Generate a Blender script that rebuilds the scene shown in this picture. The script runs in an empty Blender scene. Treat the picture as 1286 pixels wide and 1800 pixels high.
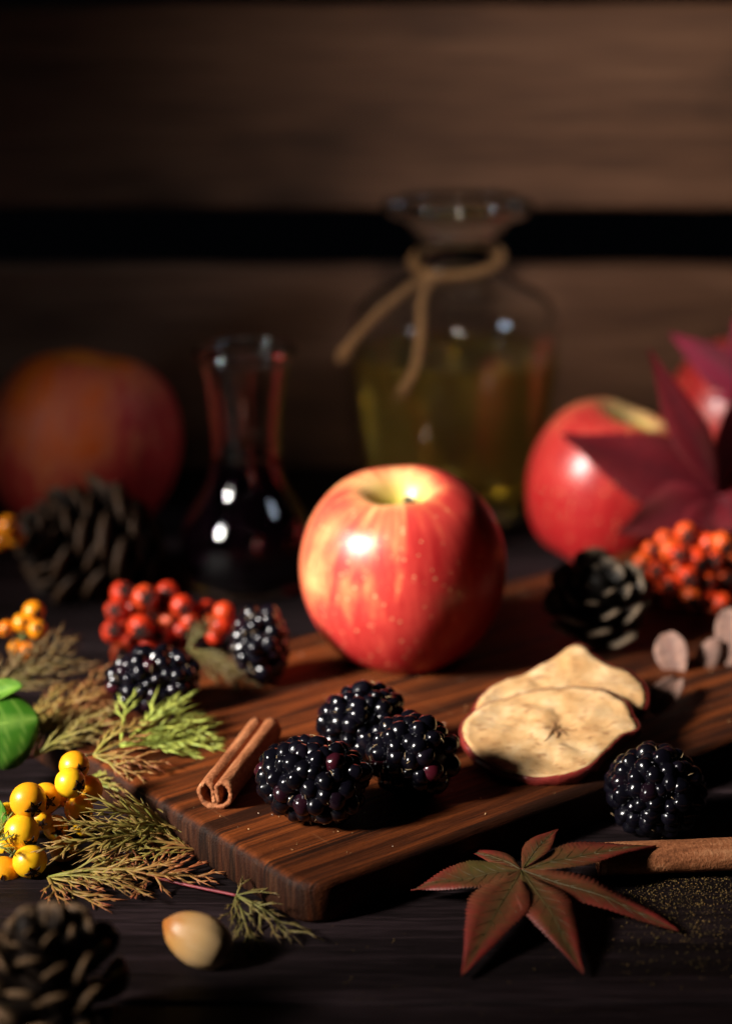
import bpy, bmesh, math, random
from mathutils import Vector, Matrix, Quaternion, noise
random.seed(7)
R = math.radians
MM = 0.001
sc = bpy.context.scene
COL = sc.collection

# ------------------------------------------------------------------ camera, world, lamps, exposure
PITCH = R(16); CAMH = 249.0; FPX = 3500.0
cam = bpy.data.cameras.new('camera'); camo = bpy.data.objects.new('camera', cam); COL.objects.link(camo)
camo.location = (0, 0, CAMH*MM); camo.rotation_euler = (R(90)-PITCH, 0, 0)
cam.sensor_fit = 'VERTICAL'; cam.sensor_height = 36; cam.sensor_width = 25.7; cam.lens = 70
cam.clip_start = 0.01; cam.clip_end = 50
cam.dof.use_dof = True; cam.dof.focus_distance = 0.552; cam.dof.aperture_fstop = 5.7; cam.dof.aperture_blades = 0
sc.camera = camo
w = bpy.data.worlds.new('World'); sc.world = w; w.use_nodes = True
bg = w.node_tree.nodes['Background']; bg.inputs[0].default_value = (0.55, 0.65, 0.9, 1); bg.inputs[1].default_value = 0.0008

def lamp(name, loc, target, size, watts, color, spread, size_y=None):
    l = bpy.data.lights.new(name, 'AREA'); o = bpy.data.objects.new(name, l); COL.objects.link(o)
    l.shape = 'RECTANGLE'; l.size = size; l.size_y = size_y or size; l.energy = watts; l.color = color; l.spread = R(spread)
    o.location = loc
    o.rotation_euler = (Vector(target)-Vector(loc)).to_track_quat('-Z', 'Y').to_euler()
    return o
KEY_T = Vector((.010, .622, .035)); KEY_DIR = Vector((-.76, -.41, .47)).normalized()
lamp('key_window', KEY_T+KEY_DIR*1.0, KEY_T, .20, 0.86, (1.0, .945, .87), 22.5, .22)
lamp('wall_fill', (.06, -.08, .66), (.15, .95, .195), .16, 0.16, (1.0, .86, .73), 24)  # added fill to brighten the upper plank, not a fixture of the place
lamp('side_window', KEY_T+KEY_DIR*1.08+Vector((-.05, .10, .10)), KEY_T+Vector((.03, .2, .08)), .05, 0.050, (.80, .88, 1.0), 90)
lamp('back_window', (.50, .62, .50), (.045, .87, .13), .09, 0.035, (.70, .82, 1.0), 30)
sc.view_settings.view_transform = 'Standard'; sc.view_settings.look = 'None'
sc.view_settings.exposure = 0.0; sc.view_settings.gamma = 1.0; sc.view_settings.use_curve_mapping = False
sc.render.engine = 'CYCLES'
cy = sc.cycles
cy.use_denoising = True; cy.max_bounces = 12; cy.transmission_bounces = 12; cy.glossy_bounces = 6; cy.diffuse_bounces = 4
cy.blur_glossy = 0.6; cy.sample_clamp_indirect = 10.0

# ------------------------------------------------------------------ helpers
CP, SP = math.cos(PITCH), math.sin(PITCH)
def ray(x, y):
    a = (x-643)/FPX; b = (y-900)/FPX
    return Vector((a, CP-b*SP, -SP-b*CP))
def on(x, y, z=0.0):                    # point of the horizontal plane z (mm)
    d = ray(x, y); t = (z-CAMH)/d.z
    return Vector((d.x*t, d.y*t, z))
def at(x, y, D):                        # point at distance D (mm) along the table
    d = ray(x, y); t = D/d.y
    return Vector((d.x*t, D, CAMH+d.z*t))
BT = 12.0                               # board thickness

class MB:
    def __init__(s): s.v = []; s.f = []; s.c = []
    def add(s, v, f, c=None):
        n = len(s.v); s.v += [tuple(p) for p in v]; s.f += [tuple(i+n for i in q) for q in f]
        if c is not None: s.c += list(c) if isinstance(c, list) else [c]*len(v)
    def mesh(s, name, smooth=True, unit=MM):
        m = bpy.data.meshes.new(name); m.from_pydata([(p[0]*unit, p[1]*unit, p[2]*unit) for p in s.v], [], s.f)
        if s.c and len(s.c) == len(s.v):
            a = m.color_attributes.new('Col', 'FLOAT_COLOR', 'POINT')
            for i, c in enumerate(s.c): a.data[i].color = (c[0], c[1], c[2], 1)
        if smooth: m.polygons.foreach_set('use_smooth', [True]*len(m.polygons))
        m.update(); return m
def link(name, data, mat=None, parent=None, loc=None):
    o = bpy.data.objects.new(name, data); COL.objects.link(o)
    if mat is not None and data is not None and not data.materials: data.materials.append(mat)
    if parent: o.parent = parent
    if loc is not None: o.location = Vector(loc)*MM
    return o
def tag(o, label=None, cat=None, group=None, kind=None):
    if label: o['label'] = label
    if cat: o['category'] = cat
    if group: o['group'] = group
    if kind: o['kind'] = kind
    return o
def empty(name, loc=(0, 0, 0), rz=0):
    o = link(name, None, loc=loc); o.empty_display_size = .01; o.rotation_euler = (0, 0, rz); return o
def build(name, mb, mat, parent=None, loc=None, smooth=True):
    me = mb.mesh(name, smooth)
    if name in ('glass', 'cider', 'syrup'):                 # refraction needs outward normals
        bm = bmesh.new(); bm.from_mesh(me); bmesh.ops.recalc_face_normals(bm, faces=bm.faces); bm.to_mesh(me); bm.free()
    return link(name, me, mat, parent, loc)

def catmull(P, n=6):
    out = []
    Q = [P[0]]+list(P)+[P[-1]]
    for i in range(1, len(Q)-2):
        for k in range(n):
            t = k/n; a, b, c, d = (Vector(q) for q in Q[i-1:i+3])
            out.append(.5*((2*b)+(c-a)*t+(2*a-5*b+4*c-d)*t*t+(3*b-a-3*c+d)*t**3))
    out.append(Vector(Q[-2])); return out
def frames(P):
    T = []
    for i in range(len(P)):
        a = P[max(i-1, 0)]; b = P[min(i+1, len(P)-1)]; T.append((b-a).normalized())
    u = T[0].orthogonal().normalized(); U = []
    for t in T:
        u = (u-t*u.dot(t)).normalized(); U.append(u.copy())
    return T, U
def tube(P, rad, seg=8, caps=True):
    P = [Vector(p) for p in P]; T, U = frames(P); v = []; f = []
    for i, p in enumerate(P):
        r = rad(i/(len(P)-1)) if callable(rad) else rad
        w_ = T[i].cross(U[i])
        for k in range(seg):
            a = 2*math.pi*k/seg; v.append(p+(U[i]*math.cos(a)+w_*math.sin(a))*r)
    for i in range(len(P)-1):
        for k in range(seg):
            a = i*seg+k; b = i*seg+(k+1) % seg; f.append((a, b, b+seg, a+seg))
    if caps:
        f.append(tuple(reversed(range(seg)))); n = (len(P)-1)*seg; f.append(tuple(range(n, n+seg)))
    return v, f
def lathe(prof, seg=64, mod=None):
    v = []; f = []; ring = []
    for (r, z) in prof:
        if r < 1e-6: ring.append([len(v)]); v.append((0, 0, z))
        else:
            ring.append(list(range(len(v), len(v)+seg)))
            for k in range(seg):
                a = 2*math.pi*k/seg
                rr, zz = mod(r, z, a) if mod else (r, z)
                v.append((rr*math.cos(a), rr*math.sin(a), zz))
    for A, B in zip(ring, ring[1:]):
        for k in range(seg):
            l = (k+1) % seg
            if len(A) == 1 and len(B) == 1: continue
            if len(A) == 1: f.append((A[0], B[k], B[l]))
            elif len(B) == 1: f.append((A[k], B[0], A[l]))
            else: f.append((A[k], B[k], B[l], A[l]))
    return v, f
def ico(sub, r=1.0):
    bm = bmesh.new(); bmesh.ops.create_icosphere(bm, subdivisions=sub, radius=r)
    v = [p.co.copy() for p in bm.verts]; f = [tuple(q.index for q in p.verts) for p in bm.faces]; bm.free(); return v, f
def basis(x=None, z=None, up=(0, 0, 1)):
    if z is not None:
        z = Vector(z).normalized(); x = Vector(up).cross(z)
        if x.length < 1e-4: x = Vector((1, 0, 0))
        x.normalize(); y = z.cross(x)
    else:
        x = Vector(x).normalized(); y = Vector(up).cross(x).normalized(); z = x.cross(y)
    return Matrix((x, y, z)).transposed()

# ------------------------------------------------------------------ materials
class NT:
    def __init__(s, name):
        s.m = bpy.data.materials.new(name); s.m.use_nodes = True; s.t = s.m.node_tree; s.n = s.t.nodes
        s.b = s.n['Principled BSDF']; s.out = s.n['Material Output']
    def node(s, ty, **kw):
        n = s.n.new(ty)
        for k, v in kw.items():
            if hasattr(n, k) and k not in ('Scale',): setattr(n, k, v)
            else: n.inputs[k].default_value = v
        return n
    def lk(s, a, b): s.t.links.new(a, b)
    def coord(s, which='Object', scale=(1, 1, 1), rot=(0, 0, 0)):
        c = s.node('ShaderNodeTexCoord'); mp = s.node('ShaderNodeMapping')
        mp.inputs['Scale'].default_value = scale; mp.inputs['Rotation'].default_value = rot
        s.lk(c.outputs[which], mp.inputs['Vector']); return mp.outputs[0]
    def noise(s, vec, scale, detail=4, rough=.55, dist=0):
        n = s.node('ShaderNodeTexNoise'); n.inputs['Scale'].default_value = scale; n.inputs['Detail'].default_value = detail
        n.inputs['Roughness'].default_value = rough; n.inputs['Distortion'].default_value = dist
        if vec is not None: s.lk(vec, n.inputs['Vector'])
        return n.outputs[0]
    def ramp(s, fac, stops, interp='LINEAR'):
        r = s.node('ShaderNodeValToRGB'); e = r.color_ramp; e.interpolation = interp
        while len(e.elements) < len(stops): e.elements.new(.5)
        for el, (p, c) in zip(e.elements, stops):
            el.position = p; el.color = (*c, 1) if hasattr(c, '__len__') else (c, c, c, 1)
        s.lk(fac, r.inputs[0]); return r.outputs[0]
    def math(s, op, a, b=None, c=None, clamp=False):
        n = s.node('ShaderNodeMath'); n.operation = op; n.use_clamp = clamp
        for i, q in enumerate((a, b, c)):
            if q is None: continue
            if isinstance(q, (int, float)): n.inputs[i].default_value = q
            else: s.lk(q, n.inputs[i])
        return n.outputs[0]
    def mix(s, fac, a, b, mode='MIX'):
        n = s.node('ShaderNodeMix'); n.data_type = 'RGBA'; n.blend_type = mode
        for i, q in ((0, fac), (6, a), (7, b)):
            if hasattr(q, 'links'): s.lk(q, n.inputs[i])
            elif i == 0: n.inputs[0].default_value = q
            else: n.inputs[i].default_value = (*q, 1)
        return n.outputs[2]
    def bump(s, h, strength=.3, dist=.0005):
        n = s.node('ShaderNodeBump'); n.inputs['Strength'].default_value = strength; n.inputs['Distance'].default_value = dist
        s.lk(h, n.inputs['Height']); s.lk(n.outputs[0], s.b.inputs['Normal'])
    def set(s, **kw):
        for k, v in kw.items():
            k = {'base': 'Base Color', 'rough': 'Roughness', 'spec': 'Specular IOR Level', 'coat': 'Coat Weight', 'coatr': 'Coat Roughness',
                 'trans': 'Transmission Weight', 'ior': 'IOR', 'sss': 'Subsurface Weight', 'sheen': 'Sheen Weight'}[k]
            i = s.b.inputs[k]
            if hasattr(v, 'links'): s.lk(v, i)
            elif isinstance(v, tuple): i.default_value = (*v, 1)
            else: i.default_value = v
        return s

def wood_mat(name, stops, rot=0, fine=900, broad=60, stretch=(1, 1, 1), rough=.55, bumps=.35, spec=.3, knots=False):
    t = NT(name)
    v = t.coord('Object', stretch, (0, 0, rot))
    oi = t.node('ShaderNodeObjectInfo')
    off = t.node('ShaderNodeVectorMath'); off.operation = 'ADD'
    rnd = t.node('ShaderNodeCombineXYZ'); t.lk(t.math('MULTIPLY', oi.outputs['Random'], 3.0), rnd.inputs[1]); t.lk(oi.outputs['Random'], rnd.inputs[2])
    t.lk(v, off.inputs[0]); t.lk(rnd.outputs[0], off.inputs[1]); v = off.outputs[0]
    a = t.noise(v, broad, 5, .6, .6); b = t.noise(v, fine, 3, .6)
    h = t.math('ADD', t.math('MULTIPLY', a, .5), t.math('MULTIPLY', b, .5))
    base = t.ramp(h, stops)
    if knots:
        base = t.mix(t.ramp(t.noise(t.coord('Object', (.5, 1, 1)), 9, 3, .6), [(.54, 0.0), (.70, .8)]), base, tuple(c*.25 for c in stops[0][1]))
    t.set(base=base, spec=spec)
    t.set(rough=t.math('ADD', t.math('MULTIPLY', b, .3), rough-.15))
    t.bump(t.math('ADD', b, t.math('MULTIPLY', a, .6)), bumps, .0006)
    return t.m
M = {}
M['table'] = wood_mat('dark_table_wood', [(.36, (.002, .0012, .0012)), (.5, (.011, .0065, .0072)), (.64, (.038, .023, .026))], 0, 1900, 80, (.03, 1, 1), .62, .8, .10)
M['wall'] = wood_mat('brown_plank_wood', [(.3, (.045, .021, .012)), (.5, (.13, .062, .034)), (.7, (.22, .115, .066))], 0, 300, 28, (.06, 1, 1), .65, .4, .25, True)

def board_mat():
    t = NT('oiled_walnut')
    v = t.coord('Object', (.035, 1, .06))
    a = t.noise(v, 34, 4, .6, .35); b = t.noise(v, 240, 4, .65, .25); c = t.noise(t.coord('Object', (.08, 1, 1)), 1500, 3, .65)
    h = t.math('ADD', t.math('ADD', t.math('MULTIPLY', a, .42), t.math('MULTIPLY', b, .46)), t.math('MULTIPLY', c, .12))
    base = t.ramp(h, [(.36, (.010, .0035, .002)), (.46, (.050, .013, .0045)), (.56, (.155, .036, .008)), (.70, (.30, .080, .015))])
    l1 = t.ramp(t.noise(v, 120, 4, .6, .5), [(.42, .85), (.47, 0.0)]); l2 = t.ramp(t.noise(v, 420, 3, .6, .3), [(.36, .75), (.45, 0.0)])
    base = t.mix(l1, base, (.012, .005, .003)); base = t.mix(l2, base, (.016, .006, .004))
    # end grain soaks up more oil and is darker, with upright pores
    g = t.node('ShaderNodeNewGeometry'); vt = t.node('ShaderNodeVectorTransform'); vt.vector_type = 'NORMAL'; vt.convert_from = 'WORLD'; vt.convert_to = 'OBJECT'
    t.lk(g.outputs['Normal'], vt.inputs[0]); sx = t.node('ShaderNodeSeparateXYZ'); t.lk(vt.outputs[0], sx.inputs[0])
    e = t.noise(t.coord('Object', (1, 1, .10)), 700, 4, .6)
    eg = t.mix(.55, t.mix(1.0, base, (.30, .27, .27), 'MULTIPLY'), t.ramp(e, [(.38, (.008, .004, .003)), (.55, (.036, .015, .008)), (.7, (.085, .034, .016))]))
    base = t.mix(t.ramp(t.math('ABSOLUTE', sx.outputs[0]), [(.45, 0.0), (.85, 1.0)]), base, eg)
    scr = t.ramp(t.noise(t.coord('Object', (1, .04, 1), (0, 0, .6)), 380, 2, .5), [(.70, 0.0), (.74, .35)])
    base = t.mix(scr, base, (.22, .10, .045))
    t.set(base=base, spec=.12, rough=t.math('ADD', t.math('MULTIPLY', b, .4), .36))
    t.bump(t.math('ADD', c, t.math('ADD', b, t.math('MULTIPLY', e, .5))), .55, .0006)
    return t.m
M['board'] = board_mat()

def apple_mat(name, blush, bias, dark=1.0, pale=((.74, .47, .19), (.73, .35, .14)), gl=.34):
    t = NT(name)
    c = t.node('ShaderNodeTexCoord').outputs['Object']
    sp = t.node('ShaderNodeSeparateXYZ'); t.lk(c, sp.inputs[0]); x, y, z = sp.outputs
    r = t.math('SQRT', t.math('ADD', t.math('ADD', t.math('MULTIPLY', x, x), t.math('MULTIPLY', y, y)), 1e-5))
    cv = t.node('ShaderNodeCombineXYZ'); t.lk(t.math('DIVIDE', x, r), cv.inputs[0]); t.lk(t.math('DIVIDE', y, r), cv.inputs[1])
    t.lk(t.math('MULTIPLY', z, .22), cv.inputs[2])
    st = t.noise(cv.outputs[0], 5.5, 4, .6, .2); st2 = t.noise(cv.outputs[0], 22, 3, .6, .3); bl = t.noise(c, 1.5, 3, .55)
    dt = t.node('ShaderNodeVectorMath'); dt.operation = 'DOT_PRODUCT'; t.lk(c, dt.inputs[0]); dt.inputs[1].default_value = blush
    val = t.math('ADD', t.math('MULTIPLY', dt.outputs['Value'], .42), bias)
    val = t.math('ADD', val, t.math('MULTIPLY', t.math('SUBTRACT', st, .5), .78))
    val = t.math('ADD', val, t.math('MULTIPLY', t.math('SUBTRACT', st2, .5), .35))
    val = t.math('ADD', val, t.math('MULTIPLY', t.math('SUBTRACT', bl, .5), .7))
    cav = t.node('ShaderNodeMapRange'); cav.interpolation_type = 'SMOOTHSTEP'; t.lk(r, cav.inputs[0])
    cav.inputs[1].default_value = .58; cav.inputs[2].default_value = .16
    top = t.math('MULTIPLY', cav.outputs[0], t.math('GREATER_THAN', z, 0.0))
    val = t.math('SUBTRACT', val, t.math('MULTIPLY', top, .62))
    k = dark
    base = t.ramp(val, [(.10, tuple(c_*k for c_ in pale[0])), (.30, tuple(c_*k for c_ in pale[1])), (.48, (.66*k, .15*k, .065*k)), (.66, (.53*k, .045*k, .035*k)), (.98, (.36*k, .014*k, .015*k))])
    base = t.mix(t.math('MULTIPLY', t.ramp(r, [(.10, 1.0), (.34, 0.0)]), t.math('GREATER_THAN', z, 0.0)), base, (.46*k, .40*k, .04*k))
    vo = t.node('ShaderNodeTexVoronoi'); vo.inputs['Scale'].default_value = 12.5; vo.inputs['Randomness'].default_value = .9; t.lk(c, vo.inputs['Vector'])
    wn = t.node('ShaderNodeTexWhiteNoise'); t.lk(vo.outputs['Position'], wn.inputs['Vector'])
    dots = t.math('LESS_THAN', vo.outputs['Distance'], t.math('ADD', t.math('MULTIPLY', wn.outputs['Value'], .13), .07))
    base = t.mix(t.math('MULTIPLY', dots, .62), base, (.82*k, .50*k, .24*k))
    t.set(base=base, rough=gl, spec=.38 if gl < .4 else .2, coat=.10 if gl < .4 else 0, coatr=.2, sss=.06)
    t.b.inputs['Subsurface Radius'].default_value = (.004, .0015, .0008); t.b.inputs['Subsurface Scale'].default_value = .6
    t.bump(t.noise(c, 40, 3), .03, .02)
    return t.m

def plain(name, base, rough=.5, spec=.4, var=0.0, nscale=200, bump=0, **kw):
    t = NT(name)
    if var:
        n = t.noise(t.coord('Object'), nscale, 4)
        lo = tuple(c*(1-var) for c in base); hi = tuple(min(1, c*(1+var)) for c in base)
        t.set(base=t.ramp(n, [(.3, lo), (.7, hi)]))
        if bump: t.bump(n, bump, .0004)
    else: t.set(base=base)
    t.set(rough=rough, spec=spec, **kw); return t.m

def leaf_mat(name, trans=.28, rough=.5, nscale=500, spec=.4):
    t = NT(name)
    a = t.node('ShaderNodeAttribute'); a.attribute_name = 'Col'
    n = t.noise(t.coord('Object'), nscale, 4)
    base = t.mix(t.ramp(n, [(.35, 0.0), (.65, 1.0)]), a.outputs['Color'], t.mix(.5, a.outputs['Color'], (1.6, 1.3, 1.1), 'MULTIPLY'))
    t.set(base=base, rough=rough, spec=spec)
    t.bump(n, .25, .0004)
    tr = t.node('ShaderNodeBsdfTranslucent'); t.lk(base, tr.inputs[0])
    mx = t.node('ShaderNodeMixShader'); mx.inputs[0].default_value = trans
    t.lk(t.b.outputs[0], mx.inputs[1]); t.lk(tr.outputs[0], mx.inputs[2]); t.lk(mx.outputs[0], t.out.inputs[0])
    return t.m
M['leaf'] = leaf_mat('leaf_tissue')
M['dark_leaf'] = leaf_mat('dark_leaf_tissue', .22, .75, 400, .12)
M['vein'] = leaf_mat('leaf_vein', .1)

def glass_mat(name, base=(1, 1, 1), ior=1.47, rough=0.0):
    t = NT(name); t.set(base=base, trans=1.0, ior=ior, rough=rough); return t.m
M['glass'] = glass_mat('clear_glass', (.97, .985, .98))
M['cider'] = glass_mat('amber_cider', (1.0, .74, .17), 1.345)
M['cider'].node_tree.nodes['Principled BSDF'].inputs['Transmission Weight'].default_value = .92
M['syrup'] = plain('dark_berry_syrup', (.003, .001, .002), .04, .4)

def drupe_mat():
    t = NT('blackberry_skin')
    oi = t.node('ShaderNodeObjectInfo')
    n = t.noise(t.coord('Object'), 260, 3)
    f = t.ramp(oi.outputs['Random'], [(.0, (.002, .0018, .0032)), (.90, (.0032, .0026, .005)), (.975, (.012, .003, .006)), (1.0, (.05, .004, .008))])
    t.set(base=t.mix(t.ramp(n, [(.4, 0.0), (.8, .5)]), f, (.005, .0045, .010)), rough=t.math('ADD', t.math('MULTIPLY', t.noise(t.coord('Object'), 700, 3), .30), .06), spec=.36, coat=.2, coatr=.06)
    t.bump(n, .10, .0006)
    return t.m
M['drupe'] = drupe_mat()
M['bcore'] = plain('blackberry_core', (.006, .003, .005), .6)
M['style'] = plain('dry_straw_hair', (.30, .20, .10), .6)

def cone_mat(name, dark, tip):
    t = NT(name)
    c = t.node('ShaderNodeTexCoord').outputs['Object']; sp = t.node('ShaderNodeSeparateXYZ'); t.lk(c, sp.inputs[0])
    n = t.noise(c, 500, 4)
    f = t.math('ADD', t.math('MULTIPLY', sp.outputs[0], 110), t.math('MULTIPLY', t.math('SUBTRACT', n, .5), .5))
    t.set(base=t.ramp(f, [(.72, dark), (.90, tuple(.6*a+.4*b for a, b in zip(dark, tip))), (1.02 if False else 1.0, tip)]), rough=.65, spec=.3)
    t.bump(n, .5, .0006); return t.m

def cinnamon_mat():
    t = NT('cinnamon_bark')
    v = t.coord('Object', (.25, 1, 1))
    a = t.noise(v, 260, 5, .65, .3); b = t.noise(t.coord('Object'), 1100, 3, .6); 
    h = t.math('ADD', t.math('MULTIPLY', a, .6), t.math('MULTIPLY', b, .4))
    t.set(base=t.ramp(h, [(.34, (.11, .034, .012)), (.5, (.31, .105, .040)), (.66, (.50, .22, .10))]), rough=.75, spec=.2)
    t.bump(h, .9, .0009); return t.m
M['cinnamon'] = cinnamon_mat()

# ------------------------------------------------------------------ table and plank backdrop
def box(mb, x0, x1, y0, y1, z0, z1):
    mb.add([(x0, y0, z0), (x1, y0, z0), (x1, y1, z0), (x0, y1, z0), (x0, y0, z1), (x1, y0, z1), (x1, y1, z1), (x0, y1, z1)],
           [(0, 3, 2, 1), (4, 5, 6, 7), (0, 1, 5, 4), (1, 2, 6, 5), (2, 3, 7, 6), (3, 0, 4, 7)])
def plank(name, parent, mat, x0, x1, y0, y1, z0, z1, bev=1.2):
    cx, cy_, cz = (x0+x1)/2, (y0+y1)/2, (z0+z1)/2
    mb = MB(); box(mb, x0-cx, x1-cx, y0-cy_, y1-cy_, z0-cz, z1-cz)
    o = build(name, mb, mat, parent, (cx, cy_, cz), smooth=False)
    b = o.modifiers.new('bevel', 'BEVEL'); b.width = bev*MM; b.segments = 3; return o
table = tag(empty('table', (0, 600, -20)), 'dark stained plank table top under everything', 'table', kind='structure')
seams = [180, 305, 434, 560, 690, 820, 960]
for a, b in zip(seams, seams[1:]):
    o = plank('plank', table, M['table'], -900, 900, a+.5, b-.5, -20, random.uniform(-.25, 0), 1.3)
    o.location -= Vector((0, 600, -20))*MM
wall = tag(empty('backdrop_wall', (0, 950, 0)), 'brown horizontal planks with a black gap behind the bottle', 'wall', kind='structure')
for z0, z1 in ((.4, 99), (127, 221.5), (249, 340)):
    mb = MB(); K = 90; ring = []
    for i in range(K+1):
        x = -900+1800*i/K
        e0 = noise.noise(Vector((x*.012, z0, 0)))*1.4+noise.noise(Vector((x*.05, z0, 3)))*.5; e1 = noise.noise(Vector((x*.012, z1, 7)))*1.4+noise.noise(Vector((x*.05, z1, 9)))*.5
        if z0 < 1: e0 = 0
        zc = (z0+z1)/2
        prof = [(-6, z0+e0+1.6), (-4.4, z0+e0), (12, z0+e0), (12, z1+e1), (-4.2, z1+e1), (-6, z1+e1-1.8), (-6.3+noise.noise(Vector((x*.01, zc, 1)))*.8, zc)]
        ring.append([(x, p, q-zc) for p, q in prof])
    n = 7
    mb.add([p for r_ in ring for p in r_], [(i*n+k, (i+1)*n+k, (i+1)*n+(k+1) % n, i*n+(k+1) % n) for i in range(K) for k in range(n)]+[tuple(range(n)), tuple(K*n+k for k in reversed(range(n)))])
    build('plank', mb, M['wall'], wall, (0, 0, (z0+z1)/2), smooth=False)

# ------------------------------------------------------------------ walnut board
ANG = math.atan2(101, 127)
UX = Vector((math.cos(ANG), math.sin(ANG), 0)); UY = Vector((-UX.y, UX.x, 0))
BC = Vector((-15, 470.5, 0)); BL, BW = 360, 160
def board():
    mb = MB(); L, W, r = BL, BW, 9.0
    # rounded outline
    out = []
    for (cx, cy_, a0) in ((L-r, r, -90), (L-r, W-r, 0), (r, W-r, 90), (r, r, 180)):
        for k in range(9):
            a = R(a0+k*90/8); out.append((cx+r*math.cos(a), cy_+r*math.sin(a)))
    # vertical section: softened arrises
    sec = [(1.2, .15), (.4, .5), (0, 1.4), (0, 9.6), (.25, 10.7), (.8, 11.45), (1.7, 11.88), (2.6, 12)]
    n = len(out); v = []; f = []
    cen = Vector((L/2, W/2, 0))
    nrm = []
    for i in range(n):
        a = Vector(out[i-1]); b = Vector(out[(i+1) % n]); t = (b-a).normalized(); nrm.append(Vector((t.y, -t.x)))
    for ins, z in sec:
        for i in range(n):
            p = Vector(out[i])-nrm[i]*ins
            j = noise.noise(Vector((p.x*.04, p.y*.04, z*.2)))*.35 if ins < 1.8 else 0
            v.append((p.x-nrm[i].x*j, p.y-nrm[i].y*j, z))
    for k in range(len(sec)-1):
        for i in range(n):
            j = (i+1) % n; f.append((k*n+i, k*n+j, (k+1)*n+j, (k+1)*n+i))
    f.append(tuple(reversed(range(n)))); t0 = (len(sec)-1)*n; f.append(tuple(range(t0, t0+n)))
    mb.add(v, f); o = build('cutting_board', mb, M['board'], loc=BC)
    o.rotation_euler = (0, 0, ANG)
    m = o.data
    for p in m.polygons: p.use_smooth = len(p.vertices) == 4
    tag(o, 'thick walnut board with dark grain and rounded corner on the table', 'cutting board')
board()

# ------------------------------------------------------------------ apples
def apple_mesh(seed, lob=.035):
    P = [(0, .50), (.05, .52), (.12, .60), (.20, .72), (.30, .83), (.43, .895), (.58, .855), (.75, .73), (.89, .51), (.975, .24), (1, 0), (.98, -.24), (.905, -.50), (.78, -.74), (.62, -.91), (.45, -.985), (.31, -.975), (.18, -.90), (.07, -.82), (0, -.80)]
    prof = [(max(0, p.x), p.y) for p in catmull([Vector((a, b, 0)) for a, b in P], 5)]
    prof[0] = (0, .50); prof[-1] = (0, -.80)
    def mod(r, z, a):
        k = lob*(math.cos(5*a+seed)*.5+.6*math.cos(2*a+seed*2.1))
        return r*(1+k*.7*(.45-.4*z)), z*(1+k*.6)+.03*r*math.cos(a+seed)
    mb = MB(); mb.add(*lathe(prof, 96, mod)); return mb
def apple(name, cx, cy_, z0, rad, hs, tilt, rz, mat, label, seed):
    e = empty(name, (cx, cy_, z0+rad*.985*hs))
    e.scale = (rad, rad, rad*hs); e.rotation_euler = (tilt[0], tilt[1], rz)
    body = link('skin', apple_mesh(seed).mesh('apple_skin', unit=1*MM), mat, e)
    s = [(0, 0, .48), (.015, .01, .56), (.05, .02, .66), (.10, .02, .75)]
    mb = MB(); mb.add(*tube(catmull([Vector(p) for p in s], 5), lambda t: .035+.02*t*t, 10))
    link('stem', mb.mesh('stem'), M['stem'], e)
    mb = MB()
    for k in range(5):
        a = k*2*math.pi/5; c, s_ = math.cos(a), math.sin(a)
        mb.add([(.02*c-.05*s_, .02*s_+.05*c, -.83), (.02*c+.05*s_, .02*s_-.05*c, -.83), (.10*c, .10*s_, -.90)], [(0, 1, 2)])
    link('calyx', mb.mesh('calyx'), M['stem'], e)
    tag(e, label, 'apple'); return e
M['stem'] = plain('apple_stem', (.06, .045, .018), .7, .3, .4, 3)
# unit mesh is 1 mm: texture space then runs -1..1 per millimetre -> rescale through a mapping of 1000
def fix_apple(m):
    t = m.node_tree
    for n in list(t.nodes):
        if n.type == 'TEX_COORD':
            mp = t.nodes.new('ShaderNodeMapping'); mp.inputs['Scale'].default_value = (1000, 1000, 1000)
            ls = [l for l in t.links if l.from_node == n]
            for l in ls:
                to = l.to_socket; t.links.remove(l); t.links.new(mp.outputs[0], to)
            t.links.new(n.outputs['Object'], mp.inputs[0])
    return m
A1 = fix_apple(apple_mat('apple_skin_streaked', (.55, .15, -.55), .86))
A2 = fix_apple(apple_mat('apple_skin_orange', (.5, -.3, -.6), .74, .75, ((.80, .19, .015), (.76, .12, .012)), .55))
A3 = fix_apple(apple_mat('apple_skin_red', (-.25, -.3, -.75), .86))
A4 = fix_apple(apple_mat('apple_skin_crimson', (.3, -.3, -.2), .90))
apple('apple', 12.5, 646, BT, 35.2, .945, (R(11), R(-3), 0), R(0), A1, 'bright red and yellow apple standing on the board in the centre', 1.3)
apple('apple', -122, 842, 0, 42, .96, (R(7), R(6), 0), R(70), A2, 'dim orange apple at the back left behind the pine cone', 2.2)
apple('apple', 101, 796, 0, 34.3, .98, (R(8), R(14), 0), R(20), A3, 'red apple partly covered by a dark maple leaf, beside the bottle', 4.0)
apple('apple', 173, 880, 0, 39, .98, (R(6), R(-12), 0), R(120), A4, 'crimson apple at the right edge, hidden behind the purple maple leaves', 5.1)

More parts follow.
